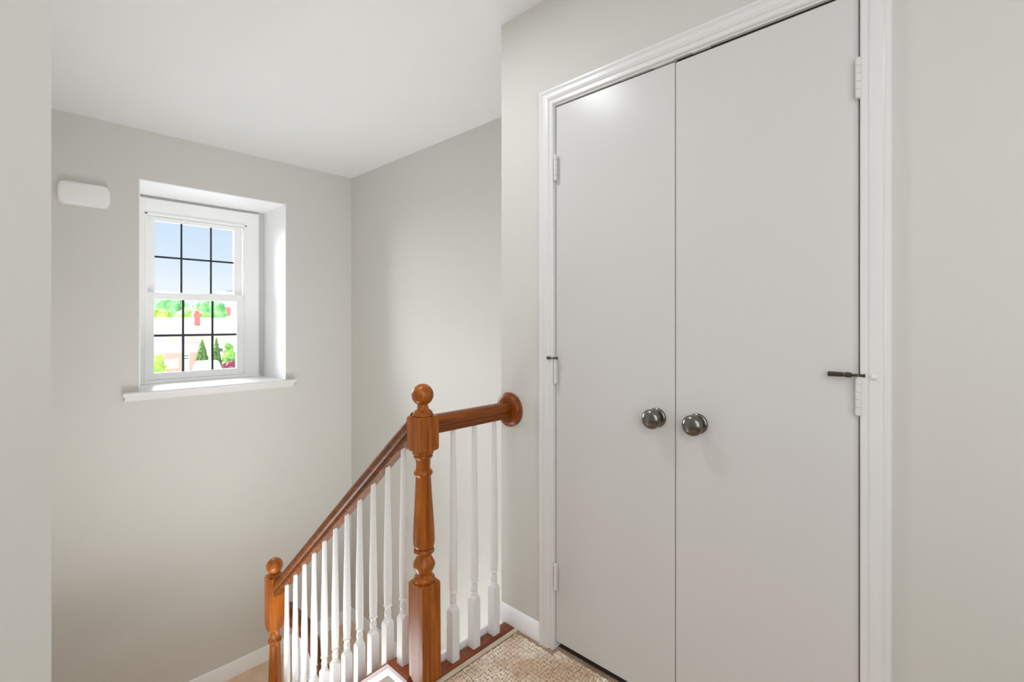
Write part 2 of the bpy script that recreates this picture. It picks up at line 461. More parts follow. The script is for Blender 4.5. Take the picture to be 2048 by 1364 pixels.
def leaf(name, label, y0, y1, z0, zl, zr):
    r = empty(name, (LX0, (y0 + y1) / 2, 0)); tag(r, label, 'closet door', None, 'structure')
    bm = bmesh.new()
    # slightly out-of-square top edge: zl at y1 (left), zr at y0 (right)
    vs = [bm.verts.new((x, y, z)) for x in (LX0, LX1) for y, z in ((y0, z0), (y1, z0), (y1, zl), (y0, zr))]
    for f in ((0, 1, 2, 3), (7, 6, 5, 4), (0, 4, 5, 1), (1, 5, 6, 2), (2, 6, 7, 3), (3, 7, 4, 0)):
        bm.faces.new([vs[i] for i in f])
    bmesh.ops.bevel(bm, geom=list(bm.edges), offset=0.0016, segments=2, affect='EDGES')
    o = new_obj('door_panel', bm, DOORP, None, 35)
    o.parent = r; o.matrix_parent_inverse = Matrix.Translation(-r.location)
    return r
def under(o, r):
    o.parent = r; o.matrix_parent_inverse = Matrix.Translation(-r.location); return o

dl = leaf('door_1', 'left leaf of the flat white double closet door', 0.6550, 1.1180, 0.0285, 2.0222, 2.0196)
dr = leaf('door_2', 'right leaf of the flat white double closet door', 0.1915, 0.6527, 0.0285, 2.0165, 2.0180)

nb = nbox('gap_shade_strip', 1.428, 1.45, .65285, .65485, .03, 1.90, GAP_SHADE); under(nb, dr)['label'] = 'added dark strip standing for shade between the leaves'
def knob(r, y, z):
    bm = bmesh.new()
    prof = [(0.0, .0300), (-.004, .0305), (-.007, .0285), (-.009, .024), (-.0095, .016), (-.012, .0128), (-.022, .0122)]
    ball = []
    for i in range(15):
        t = i / 14
        a = -1.12 + t * (1.12 + 1.5708)
        ball.append((-.042 - .0215 * math.sin(a) * (1 if a < 0 else 0.82), .0306 * math.cos(a)))
    ball = [(z_, max(rr, .0006)) for z_, rr in ball]
    lathe(bm, prof + ball, 40, 'X', (LX0, y, z))
    k = under(new_obj('door_knob', bm, PEWTER, None, 50), r)
    bm = bmesh.new(); lathe(bm, [(-.0078, .0034), (-.0098, .0034), (-.0102, .001)], 14, 'X', (LX0, y - .0205, z - .003))
    h = new_obj('release_hole', bm, BLACK, None, 40); h.parent = k; h.matrix_parent_inverse = Matrix.Translation(-r.location)
    h.matrix_parent_inverse = k.matrix_parent_inverse.inverted() @ Matrix.Translation(-r.location) if False else Matrix.Identity(4)
    return k
knob(dl, 0.7136, 0.9179)
knob(dr, 0.5837, 0.9171)

def hinge(r, y, z0, z1, side):
    bm = bmesh.new()
    n = 5; g = (z1 - z0)
    prof = [(z0 - .003, .002), (z0 - .002, .0045), (z0, .0058)]
    for i in range(n):
        a = z0 + g * i / n; b = z0 + g * (i + 1) / n
        prof += [(a + .0006, .0066), (b - .0006, .0066)]
        if i < n - 1: prof += [(b, .0052)]
    prof += [(z1, .0058), (z1 + .002, .0045), (z1 + .003, .002)]
    lathe(bm, prof, 18, 'Z', (X_CL - 0.0062, y, 0))
    box(bm, X_CL - 0.0012, X_CL + 0.004, y - .0028 * 1, y + .0028, z0, z1)      # leaf edges tucked in the gap
    return under(new_obj('hinge', bm, HINGE, None, 35), r)
for z0, z1 in ((1.745, 1.838), (0.993, 1.083), (0.229, 0.322)): hinge(dl, 1.1115, z0, z1, 1)
for z0, z1 in ((1.757, 1.850), (0.996, 1.088), (0.233, 0.326)): hinge(dr, 0.1903, z0, z1, -1)

def pin_stop(r, y, z, direction, length, back):
    """hinge-pin door stop: ring on the pin, bumper post toward the leaf, short adjuster the other way"""
    bm = bmesh.new(); d = direction
    x = X_CL - 0.0075
    lathe(bm, [(z - .002, .0082), (z + .0015, .0082), (z + .0025, .006), (z + .004, .002)], 18, 'Z', (x, y, 0))
    if length > .04:
        pr = [(0, .0035), (.010, .0035), (.0105, .0062), (.022, .0066), (.024, .0050), (.027, .0050), (.0275, .0058), (.036, .0060), (.044, .0062), (length, .0062), (length + .001, .004)]
        lathe(bm, [(q * d, rr) for q, rr in pr], 18, 'Y', (x - .004, y, z + .001))
        pr = [(0, .0032), (.010, .003), (.014, .0045), (.017, .0045)]
        lathe(bm, [(-q * d, rr) for q, rr in pr], 14, 'Y', (x - .002, y, z + .001))
    else:
        pr = [(0, .0022), (.006, .0022), (.014, .0034), (.022, .0062), (.027, .0066), (.031, .005), (.033, .001)]
        lathe(bm, [(q * -d, rr) for q, rr in pr], 18, 'Y', (x - .006, y, z))
        pr = [(0, .0022), (.006, .0022), (.009, .003), (.015, .0052), (.016, .0052)]
        lathe(bm, [(q * d, rr) for q, rr in pr], 18, 'Y', (x - .006, y, z))
    o = under(new_obj('hinge_pin_stop', bm, BRONZE, None, 40), r)
    o['label'] = 'dark bronze hinge pin door stop'
    return o
pin_stop(dl, 1.1135, 1.086, -1, 0.02, 0)
pin_stop(dr, 0.1935, 1.090, 1, 0.058, 0)

# ------------------------------------------------------------------ window
YB = 4.22
bm = bmesh.new()                                       # white reveal lining
t = 0.006
box(bm, W0, W0 + t, Y_B - .001, YB + .12, H0, H1 - t)
box(bm, W1 - t, W1, Y_B - .001, YB + .12, H0, H1 - t)
box(bm, W0, W1, Y_B - .001, YB + .12, H1 - t, H1)
structure('trim_2', 'bright white deep reveal lining the window opening', 'window reveal', bm, REVEAL)
bm = bmesh.new()                                       # interior sill (stool) with moulded nose
nose = [(YB + .12, H0), (Y_B - .040, H0), (Y_B - .046, H0 - .004), (Y_B - .047, H0 - .012), (Y_B - .044, H0 - .020), (Y_B - .036, H0 - .024),
        (Y_B - .030, H0 - .034), (Y_B - .020, H0 - .048), (Y_B - .012, H0 - .058), (Y_B, H0 - .060), (Y_B, H0 - .0495), (YB + .12, H0 - .0495)]
body = [(YB + .12, H0), (Y_B, H0), (Y_B, H0 - .0495), (YB + .12, H0 - .0495)]
prism(bm, body, lambda u, v, k: Vector(((W0, W1)[k], u, v)))
nz_ = [(Y_B, H0), (Y_B - .040, H0)] + nose[2:10]
prism(bm, nz_, lambda u, v, k: Vector(((0.514, 1.566)[k] + (0.010 if k == 0 else -0.010) * (0 if v > H0 - .03 else 1), u, v)))
structure('trim_3', 'white moulded sill projecting below the window', 'window sill', bm, TRIM, 30)

win = empty('window_1', (1.03, YB, H0)); tag(win, 'white double-hung window with dark grilles in a deep reveal', 'window', None, 'structure')
def wpart(name, bm, m, parent=win, smooth=None):
    o = new_obj(name, bm, m, None, smooth)
    o.parent = parent
    o.matrix_parent_inverse = Matrix.Translation(-Vector(win.location)) if parent is win else Matrix.Identity(4)
    return o
FX0, FX1, FZ0, FZ1 = 0.606, 1.450, H0, 2.102
OX0, OX1, OZ0, OZ1 = 0.708, 1.345, 0.806, 1.988        # sash pocket
bm = bmesh.new()
box(bm, FX0, OX0, YB, YB + .11, FZ0, FZ1, .003)
box(bm, OX1, FX1, YB, YB + .11, FZ0, FZ1, .003)
box(bm, OX0 - .004, OX1 + .004, YB + .001, YB + .11, OZ1, FZ1 - .001, .003)
box(bm, OX0 - .004, OX1 + .004, YB + .001, YB + .11, FZ0, OZ0, .003)
# inner stop bead around
for a, b, c, d in ((OX0 - .012, OX0 + .003, FZ0 + .002, OZ1 + .01), (OX1 - .003, OX1 + .012, FZ0 + .002, OZ1 + .01)):
    box(bm, a, b, YB - .008, YB + .012, c, d, .002)
box(bm, OX0 - .012, OX1 + .012, YB - .008, YB + .012, OZ1 - .003, OZ1 + .012, .002)
box(bm, FX0, FX1, YB - .014, YB + .001, FZ0, FZ0 + .016, .003)
wpart('window_frame', bm, VINYL, smooth=35)
nb = bmesh.new(); box(nb, FX1 + .001, W1 - t - .001, YB + .02, YB + .11, H0 + .001, FZ1 + .02)
wpart('side_filler', nb, paint('grey_side_filler', srgb(205, 204, 202), .6))
nb = bmesh.new(); box(nb, FX0, FX1, YB + .02, YB + .11, FZ1 + .001, H1 - t - .001)
wpart('head_filler', nb, paint('grey_head_filler', srgb(190, 188, 184), .6))

def sash(name, x0, x1, z0, z1, gx0, gx1, gz0, gz1, y0, y1, vx, hz, w):
    bm = bmesh.new()
    box(bm, x0, gx0, y0, y1, z0, z1, .003); box(bm, gx1, x1, y0, y1, z0, z1, .003)
    box(bm, gx0 - .003, gx1 + .003, y0 + .0005, y1 - .0005, z0 + .0005, gz0, .003)
    box(bm, gx0 - .003, gx1 + .003, y0 + .0005, y1 - .0005, gz1, z1 - .0005, .003)
    s = wpart(name, bm, VINYL, smooth=35)
    ym = (y0 + y1) / 2
    bm = bmesh.new(); box(bm, gx0 - .002, gx1 + .002, ym - .002, ym + .002, gz0 - .002, gz1 + .002)
    wpart('glass_pane', bm, GLASS, s)
    bm = bmesh.new()
    for x in vx: box(bm, x - w / 2, x + w / 2, ym - .0065, ym - .003, gz0 - .001, gz1 + .001)
    box(bm, gx0 - .001, gx1 + .001, ym - .0066, ym - .0029, hz - w / 2, hz + w / 2)
    wpart('grille', bm, DARKGRID, s)
    return s
sash('upper_sash', .712, 1.340, 1.385, 1.9865, .7615, 1.2805, 1.442, 1.955, 4.268, 4.302, (.9266, 1.1205), 1.696, .0135)
sash('lower_sash', .712, 1.342, .807, 1.435, .7510, 1.2885, .856, 1.385, 4.228, 4.262, (.929, 1.1205), 1.124, .0155)
for x in (.845, 1.215):                                 # small blind brackets under the head
    bm = bmesh.new()
    box(bm, x - .012, x + .012, YB - .085, YB - .070, H1 - t - .004, H1 - t + .0005, .001)
    box(bm, x - .003, x + .003, YB - .079, YB - .075, H1 - t - .022, H1 - t - .002, .001)
    wpart('blind_bracket', bm, VINYL)

# ------------------------------------------------------------------ balustrade
# hardwood nosing at the floor edge and the beige carpet bar in front of it
def nosing(w0, w1, zt, th):
    r = .006
    return [(w0, zt - th), (w0, zt - r), (w0 + .002, zt - .002), (w0 + r, zt), (w1 - r, zt), (w1 - .002, zt - .002), (w1, zt - r), (w1, zt - th)]
bm = bmesh.new()
prism(bm, nosing(1.311, 1.3715, 0.003, 0.03), lambda u, v, k: Vector(((1.029, X_CL - .0135)[k], u, v)))
tag(new_obj('floor_nosing', bm, REDOAK_X, None, 30), 'reddish oak floor nosing strip under the level balusters', 'wood strip')
bm = bmesh.new()
prism(bm, [(1.290, .0002), (1.291, .004), (1.295, .006), (1.304, .006), (1.3085, .004), (1.3095, .0002)], lambda u, v, k: Vector(((0.955, X_CL - .0145)[k], u, v)))
tag(new_obj('carpet_bar', bm, BEIGE, None, 40), 'narrow beige bar edging the carpet in front of the oak nosing', 'carpet strip')
bm = bmesh.new(); box(bm, 1.030, 1.362, 1.3735, 1.388, -.25, .026, .0015)
tag(new_obj('trim_4', bm, REVEAL, None), 'low white fascia board behind the level balusters', 'fascia board', None, 'structure')
bm = bmesh.new(); box(bm, 1.030, X_CL + .11, 1.3125, 1.3725, -.25, -.0275)
tag(new_obj('trim_5', bm, TRIM, None), 'white floor edge board under the oak nosing', 'edge board', None, 'structure')

YA = 1.51          # where the stringer cap turns from level to raking
RAKE = 0.85
def cap_z(y): return 0.003 if y <= YA else 0.003 - RAKE * (y - YA)
CX0, CX1 = 0.950, 1.024
Y_N2 = 2.637
bm = bmesh.new()
def capsec(y, dz=0):
    z = cap_z(y); r = .005
    pts = [(CX0, -.021), (CX0 - .001, -.006), (CX0 + .001, -.002), (CX0 + r, 0), (CX1 - r, 0), (CX1 - .001, -.002), (CX1 + .001, -.006), (CX1, -.021)]
    return [Vector((x, y, z + v)) for x, v in pts]
sweep(bm, [capsec(1.3885), capsec(YA), capsec(Y_N2 - .037)])
tag(new_obj('stringer_cap', bm, REDOAK_Y, None, 30), 'reddish oak cap under the raking balusters, level then sloping down', 'wood cap')
def band(x0, x1, d0, d1, y0, y1):
    bm = bmesh.new()
    secs = [[Vector((x, y, cap_z(y) - d)) for x, d in ((x0, d0), (x1, d0), (x1, d1), (x0, d1))] for y in (y0, YA, y1)]
    sweep(bm, secs)
    return bm
structure('wall_stringer', 'greige stringer wall under the oak stair cap', 'stringer', band(.962, 1.014, .0215, .34, 1.3885, Y_N2 - .037), WALL)
structure('trim_6', 'white moulding under the oak stair cap', 'moulding', band(.953, .9615, .0215, .050, 1.3885, Y_N2 - .037), TRIM)

# balusters
def baluster_mesh(L, ring, bottom_rake, top_rake, name):
    h = .0165
    bl = ring - .070                               # top of the square block
    big = h * 1.45
    prof = [(0, big), (bl - .004, big)]
    for i in range(9):                              # lamb's tongue: square meets turned cove
        t = i / 8
        prof.append((bl + .020 * t, big + (.0120 - big) * (1 - math.cos(t * math.pi / 2)) ** 0.8))
    prof += [(bl + .0215, .0108)] + arc(bl + .0225, .0112, bl + .0285, .0112, .0026, 5)
    prof += [(bl + .0300, .0104), (bl + .033, .0112), (bl + .038, .0130), (bl + .043, .0134), (bl + .049, .0124), (bl + .056, .0108), (bl + .062, .0106), (bl + .065, .0114), (bl + .0665, .0128)]
    prof += arc(bl + .067, .0136, bl + .0735, .0138, .0026, 5)
    prof += [(bl + .0745, .0134), (bl + .08, .0138), (bl + .10, .0146), (bl + .14, .0155), (bl + .20, .0155), (bl + .30, .0143)]
    prof += [(L * .8, .0112), (L, .0094)]
    prof = [p for i, p in enumerate(prof) if i == 0 or p[0] > prof[i - 1][0] - 1e-6]
    bm = bmesh.new()
    lathe(bm, prof, 32, 'Z', half=h)
    bm.verts.ensure_lookup_table()
    for v in bm.verts:
        if v.co.z < 1e-6: v.co.z += -bottom_rake * v.co.y
        elif v.co.z > L - 1e-6: v.co.z += -top_rake * v.co.y
    for v in bm.verts:
        v.co.rotate(Matrix.Rotation(0, 3, 'Z'))
    bmesh.ops.recalc_face_normals(bm, faces=bm.faces)
    me = bpy.data.meshes.new(name); bm.to_mesh(me); bm.free()
    me.materials.append(BALU)
    for p in me.polygons: p.use_smooth = True
    me.set_sharp_from_angle(angle=math.radians(38))
    return me

NX, NY = 0.987, 1.3495
RAIL_T = lambda y: 0.861 - RAKE * (y - 1.45)          # top of raking rail
RAIL_H = 0.082
mLevel = baluster_mesh(0.8315, .2435, 0, 0, 'baluster_level')
mFirst = baluster_mesh(RAIL_T(1.4655) - RAIL_H - .003 - .0008, .229, 0, RAKE, 'baluster_first')
mRake = baluster_mesh(RAIL_T(1.6) - RAIL_H - cap_z(1.6) - .0012, .2125, RAKE, RAKE, 'baluster_rake')

lev = ['white turned baluster under the level rail, nearest the large newel post',
       'white turned baluster under the level rail, middle of the three',
       'white turned baluster under the level rail, nearest the closet wall']
for x, lab in zip((1.1185, 1.2205, 1.3245), lev):
    o = bpy.data.objects.new('baluster', mLevel); COL.objects.link(o); o.location = (x, NY - .001, .0035)
    tag(o, lab, 'baluster', 'balusters under the level rail')
ys = [1.4655, 1.567, 1.6692, 1.7725, 1.8755, 1.978, 2.079, 2.182, 2.2842, 2.3862, 2.4885]
ords = ['first', 'second', 'third', 'fourth', 'fifth', 'sixth', 'seventh', 'eighth', 'ninth', 'tenth', 'last']
for i, y in enumerate(ys):
    me = mFirst if i == 0 else mRake
    o = bpy.data.objects.new('baluster', me); COL.objects.link(o)
    o.location = (NX, y, cap_z(y) + .0006)
    if i == 0: lab = 'white turned baluster just behind the large newel post, first under the sloping rail'
    elif i == 10: lab = 'white turned baluster beside the lower newel post, last under the sloping rail'
    else: lab = 'white turned baluster under the sloping rail, %s down from the large newel post' % ords[i]
    tag(o, lab, 'baluster', 'balusters under the sloping stair rail')

# newel posts
def newel(name, label, loc, tilt, segs):
    r = empty(name, loc); r.rotation_euler = (0, tilt, 0); tag(r, label, 'newel post')
    for pname, prof, h, n in segs:
        bm = bmesh.new(); lathe(bm, prof, n, 'Z', half=h)
        new_obj(pname, bm, OAK, r, 38)
    return r
H = .0383
def ballprof(zc, r, z_end_r):
    out = []
    for i in range(19):
        a = -1.08 + (1.08 + math.pi / 2) * i / 18
        out.append((zc + r * math.sin(a), max(r * math.cos(a), .0006)))
    return out
def block(z0, z1, top_soft=True, bot_soft=True, h=H):
    c = h * 1.4142 * 1.01
    p = []
    if bot_soft: p += [(z0, h * 1.02), (z0 + .004, h * 1.16), (z0 + .010, h * 1.30), (z0 + .018, c)]
    else: p += [(z0, c)]
    if top_soft: p += [(z1 - .008, c), (z1 - .004, h * 1.36), (z1 - .001, h * 1.24), (z1, h * 1.1)]
    else: p += [(z1, c)]
    return p
def sharp_block(z0, z1, h=H):
    c = h * 1.4142 * 1.01
    return [(z0, h * 1.26), (z0 + .0035, h * 1.37), (z0 + .009, c), (z1 - .006, c), (z1 - .002, h * 1.36), (z1, h * 1.28)]
shaft_prof = ([(.328, .030)] + arc(.332, .0330, .352, .0320, .0045, 8) + [(.354, .0285), (.3575, .0265), (.362, .0260)]
         + interp([(.362, .0260), (.372, .0310), (.388, .0372), (.398, .0360), (.412, .0285), (.422, .0245), (.427, .0248)], 4)
         + arc(.429, .0300, .447, .0315, .0050, 8) + [(.4485, .0325), (.4495, .0290), (.452, .0290)]
         + interp([(.453, .0335), (.462, .0362), (.480, .0368), (.53, .0350), (.60, .0305), (.66, .0272), (.690, .0258)], 4)
         + [(.692, .0262)] + arc(.694, .0270, .714, .0270, .0052, 8)
         + [(.716, .0245), (.722, .0238), (.745, .0248), (.752, .0262)] + arc(.754, .0280, .766, .0300, .0040, 6)
         + [(.768, .0345), (.776, .0368), (.782, .0372), (.786, .034)])
upper_segs = [
    ('base_block', sharp_block(0, .333), H, 48),
    ('turned_shaft', shaft_prof, None, 40),
    ('top_block', sharp_block(.782, .897), H, 48),
    ('finial', [(.8965, .0330), (.8980, .0352), (.9015, .0362), (.9050, .0352), (.9065, .0325), (.9095, .0328), (.9125, .0316), (.9155, .0282), (.919, .0232), (.925, .0196), (.931, .0184)]
        + [(z, r_) for z, r_ in ballprof(.9690, .0372, 0) if z > .936], None, 40),
]
newel('newel_post', 'large turned oak newel post with ball finial at the top of the stairs', (0.9965, NY, 0.0032), -0.0115, upper_segs)

B = Z_LAND
HL = .0372
def ls(p): return p
low_shaft = ([(.33, .030)] + arc(.334, .0330, .354, .0320, .0045, 8) + [(.358, .0265)]
         + interp([(.362, .0260), (.375, .0320), (.390, .0372), (.412, .0285), (.424, .0245)], 4)
         + arc(.429, .0300, .447, .0315, .0050, 8) + [(.4495, .0290)]
         + interp([(.453, .0335), (.465, .0365), (.52, .0372), (.60, .0345), (.70, .0300), (.80, .0262), (.845, .0250)], 4)
         + arc(.848, .0265, .872, .0265, .0065, 8) + [(.875, .0240), (.885, .0232), (.905, .0240), (.913, .0270), (.922, .0330), (.928, .035)])
low_segs = [
    ('base_block', block(0, .333, True, False, HL), HL, 48),
    ('turned_shaft', low_shaft, None, 36),
    ('top_block', block(.922, 1.199, True, True, HL), HL, 48),
    ('finial', [(1.196, .0325)] + arc(1.198, .0325, 1.206, .0325, .003, 5) + [(1.209, .0285), (1.213, .0225), (1.218, .0185), (1.220, .0180)]
        + [(z, r_) for z, r_ in ballprof(1.2490, .0400, 0) if z > 1.216], None, 36),
]
newel('newel_post', 'smaller turned oak newel post with ball finial down at the landing', (NX + .001, Y_N2, B + .0005), -0.004, low_segs)

# handrails
rp = [(-.0205, 0), (-.0225, .003), (-.0225, .013), (-.0195, .018), (-.0195, .021), (-.0265, .026), (-.0292, .033), (-.0290, .042), (-.0262, .051),
      (-.0200, .058), (-.0110, .0615), (0, .0625)]
railp = rp + [(-x, z) for x, z in reversed(rp[:-1])]
bm = bmesh.new()
sweep(bm, [[Vector((x, NY + s, .8355 + v)) for s, v in railp] for x in (1.0256, 1.3950)])
rail = tag(new_obj('handrail', bm, OAK_X, None, 40), 'short level oak handrail from the large newel post to the closet wall', 'handrail')
bm = bmesh.new()
lathe(bm, [(1.4166, .0690), (1.4100, .0692), (1.4070, .0665), (1.4050, .0610), (1.4035, .0590), (1.4005, .0580), (1.3970, .0530), (1.3955, .0460), (1.3952, .02), (1.3952, .001)], 48, 'X', (0, NY, .866))
o = new_obj('rosette', bm, wood('oak_rosette', srgb(100, 44, 8), srgb(150, 74, 22), 2), rail, 38)
bm = bmesh.new()
k = RAIL_H / .0625
sweep(bm, [[Vector((NX + s, y, RAIL_T(y) - RAIL_H + v * k)) for s, v in railp] for y in (NY + .0386, Y_N2 - .0374)])
tag(new_obj('handrail', bm, OAK_Y, None, 40), 'long sloping oak handrail between the large and the smaller newel post', 'handrail')

# lower flight rail: a level start beside the lower newel, then raking down under the upper one
LX = 1.062
def low_top(y): return -.285 if y >= 2.40 else -.285 - RAKE * (2.40 - y)
bm = bmesh.new()
sweep(bm, [[Vector((LX + s * .95, y, low_top(y) - .098 + v * .098 / .0625)) for s, v in railp] for y in (Y_N2 + .02, 2.40, 1.75)])
tag(new_obj('handrail', bm, OAK_Y, None, 40), 'oak handrail of the lower flight glimpsed between the balusters', 'handrail')
def low_cap(y): return Z_LAND + .14 - RAKE * (Y_LAND - .02 - y)
bm = bmesh.new()
sweep(bm, [[Vector((x, y, low_cap(y) + d)) for x, d in ((1.030, 0), (1.094, 0), (1.094, -.36), (1.030, -.36))] for y in (Y_N2 - .04, 1.60)])
structure('trim_7', 'white stringer of the lower flight', 'stringer', bm, TRIM)
lowlab = ['nearest the smaller newel post', 'second from the smaller newel post', 'third from the smaller newel post', 'fourth from the smaller newel post', 'fifth from the smaller newel post']
for i in range(5):
    y = 2.505 - .104 * i
    L = low_top(y) - .098 - low_cap(y) - (.016 if i == 1 else .002)
    me = baluster_mesh(L, .2125, -RAKE, 0 if y > 2.41 else -RAKE, 'baluster_low')
    o = bpy.data.objects.new('baluster', me); COL.objects.link(o); o.location = (LX, y, low_cap(y) + .001)
    tag(o, 'white baluster under the lower flight rail, ' + lowlab[i], 'baluster', 'balusters under the lower flight rail')

# door chime on the window wall
bm = bmesh.new()
cx, cz, w, h_ = .338, 1.9755, .119, .0655
def outline(s, d):
    pts = []
    n = 14
    ww, hh = w - s, h_ - s
    for sx in (1, -1):
        for i in range(n + 1):
            tt = -1 + 2 * i / n
            z = tt * hh * sx
            e = abs(tt)
            x = ww * (0.955 - 0.16 * max(0, (e - .2)) ** 2.2 + .045 * (1 - e * e))
            if e > .86: x -= ww * .10 * ((e - .86) / .14) ** 2
            pts.append(Vector((cx + sx * x, Y_B - d, cz + z)))
    return pts
sweep(bm, [outline(0, .0), outline(0, .018), outline(.0035, .0245), outline(.008, .026), outline(.012, .0275), outline(.02, .0285)])
chime = tag(new_obj('door_chime', bm, CHIME, None, 40), 'white rounded door chime cover high on the wall left of the window', 'door chime')

bm = bmesh.new()
w, h_ = .1215, .068
sweep(bm, [outline(0, .0), outline(0, .006), outline(.002, .008)])
new_obj('mounting_plate', bm, CHIME, chime, 40)

# ------------------------------------------------------------------ outside the window
GZ = -2.9
PALE = paint('pale_siding', srgb(246, 232, 226), .8)
ROOF = paint('pale_shingles', srgb(236, 224, 222), .9, .3, 8)
GAR = paint('garage_white', srgb(250, 246, 244), .6)
PINKB = brick_mat('salmon_brick', srgb(220, 164, 146), srgb(230, 182, 164), srgb(235, 206, 194))
REDB = brick_mat('red_brick', srgb(176, 74, 70), srgb(200, 96, 88), srgb(215, 160, 150))
DARK = paint('dark_window', srgb(104, 112, 124), .3)
GROUND = paint('pale_pavement', srgb(238, 234, 230), .9)
TREE1 = foliage('bright_green_leaves', srgb(72, 150, 60), srgb(172, 212, 108), 1.3)
TREE2 = foliage('mid_green_leaves', srgb(66, 146, 84), srgb(150, 204, 132), 1.2)
TREE3 = foliage('lime_leaves', srgb(112, 166, 48), srgb(204, 222, 110), 1.6)
CONIF = foliage('conifer_green', srgb(34, 66, 28), srgb(108, 140, 66), 7.0)
MAROON = foliage('maroon_leaves', srgb(92, 24, 44), srgb(170, 84, 104), 3.0)
BARK = wood('bark', srgb(70, 52, 38), srgb(110, 86, 66), 2, .9)
CARW = paint('white_car_paint', srgb(240, 242, 246), .2)
TYRE = paint('tyre_rubber', srgb(40, 40, 44), .8)

bm = bmesh.new(); box(bm, -60, 90, 8, 140, GZ - .3, GZ)
structure('ground', 'pale pavement and yards outside the window', 'ground', bm, GROUND)

# house across the street
hs = empty('house', (11, 46, GZ)); tag(hs, 'pale house with low roof, brick chimney and garage across the street', 'house')
def hp(name, bm, m, parent=hs, smooth=None, root=hs):
    o = new_obj(name, bm, m, None, smooth); o.parent = parent
    o.matrix_parent_inverse = Matrix.Translation(-Vector(root.location)) if parent is root else Matrix.Identity(4)
    return o
bm = bmesh.new(); box(bm, 2.5, 16.4, 46, 54, GZ, .30)
hp('wall', bm, PALE)
bm = bmesh.new()
prism(bm, [(45.5, .22), (50, 1.52), (54.5, .22), (54.5, .36), (50, 1.66), (45.5, .36)], lambda u, v, k: Vector(((2.1, 16.8)[k], u, v)))
hp('roof', bm, ROOF)
bm = bmesh.new(); box(bm, 2.2, 11.4, 45.40, 45.52, .14, .30)
hp('gutter', bm, paint('grey_gutter', srgb(150, 160, 172), .5))
bm = bmesh.new(); box(bm, 11.25, 11.66, 47.6, 48.2, .75, 1.75); box(bm, 11.18, 11.73, 47.53, 48.27, 1.75, 2.02); box(bm, 11.3, 11.6, 47.65, 48.15, 2.02, 2.22)
hp('chimney', bm, REDB)
for x0, x1, z0, z1 in ((8.45, 8.84, GZ, -1.2), (9.77, 10.02, GZ, -1.2), (8.84, 9.77, -1.62, -1.2), (8.84, 9.77, GZ, -2.45), (10.55, 11.0, GZ, -1.2), (2.6, 6.2, GZ, -1.2)):
    bm = bmesh.new(); box(bm, x0, x1, 45.9, 45.999, z0, z1); hp('brick_facing', bm, PINKB)

bm = bmesh.new(); box(bm, 8.84, 9.77, 45.93, 46.0, -2.44, -1.63)
for i in range(3): box(bm, 8.86, 9.75, 45.915, 45.94, -2.42 + i * .265, -2.18 + i * .265, .006)
hp('garage_door', bm, GAR)
bm = bmesh.new(); box(bm, 10.07, 10.5, 45.93, 46.0, GZ + .02, -1.25)
fd = hp('front_door', bm, GAR)
for z in (-1.46, -1.66):
    bm = bmesh.new(); box(bm, 10.12, 10.44, 45.915, 45.935, z - .035, z + .035); hp('pane', bm, DARK, fd)
bm = bmesh.new(); box(bm, 12.2, 12.9, 45.93, 46.0, -1.2, -.95); hp('window', bm, DARK)

tw = empty('townhouse', (21.7, 76, GZ)); tw.rotation_euler = (0, 0, math.radians(-17)); tag(tw, 'taller pale building with a red brick corner, at the right edge of the window', 'house')
bm = bmesh.new(); box(bm, 0, 10, 0, 8, 0, 8.5); new_obj('wall', bm, PALE, tw)
bm = bmesh.new(); box(bm, -1.35, 10.6, -.8, 8.6, 8.56, 8.76); new_obj('roof', bm, paint('grey_roof_edge', srgb(150, 154, 162), .7), tw)
bm = bmesh.new(); box(bm, -.06, .62, -.06, .6, 5.05, 6.3); new_obj('brick_corner', bm, REDB, tw)

def blob(bm, c, r, sub=3, amp=.28, freq=1.4, sz=1.0):
    res = bmesh.ops.create_icosphere(bm, subdivisions=sub, radius=1)
    for v in res['verts']:
        d = v.co.normalized()
        n1 = noise.noise(d * freq * 1.3 + Vector(c) * .37); n2 = noise.noise(d * freq * 4.1 + Vector(c) * .91)
        n3 = noise.noise(d * freq * 9 + Vector(c) * 1.7)
        rr = r * (1 + amp * n1 + amp * .6 * n2 + amp * .35 * n3)
        v.co = Vector((c[0] + d.x * rr, c[1] + d.y * rr, c[2] + d.z * rr * sz))

def tree(loc, hgt, rad, m, label, group=None):
    r = empty('tree', loc); tag(r, label, 'tree', group)
    bm = bmesh.new()
    for i in range(9):
        a = random.uniform(0, 6.28); q = random.uniform(.1, .62) * rad
        zz = hgt - rad * random.uniform(.45, 1.15)
        blob(bm, (math.cos(a) * q, math.sin(a) * q, zz), rad * random.uniform(.40, .58), 3, .34, 1.6)
    blob(bm, (0, 0, hgt - rad * .8), rad * .72, 3, .34, 1.8)
    new_obj('foliage', bm, m, r, 60)
    bm = bmesh.new(); lathe(bm, [(0, rad * .13), (hgt * .3, rad * .09), (hgt - rad * .8, rad * .06)], 10)
    new_obj('trunk', bm, BARK, r, 60)
    return r
row = [(10.9, 60.5, 5.7, 1.8, TREE3, 'lime green tree behind the roof, at the left edge of the window'),
       (14.7, 61.5, 5.6, 1.9, TREE1, 'bright green tree behind the roof, just left of the chimney'),
       (18.7, 61.0, 4.9, 1.7, TREE3, 'low yellow green tree behind the roof, below the taller building'),
       (15.2, 78, 7.6, 2.9, TREE2, 'soft green distant tree left of the chimney, behind nearer lime trees'),
       (18.0, 70, 7.2, 2.1, TREE2, 'tall soft green tree right of the chimney, left of the taller building')]
for x, y, h_, r_, m, lab in row:
    tree((x, y, GZ), h_, r_, m, lab, 'trees behind the house')

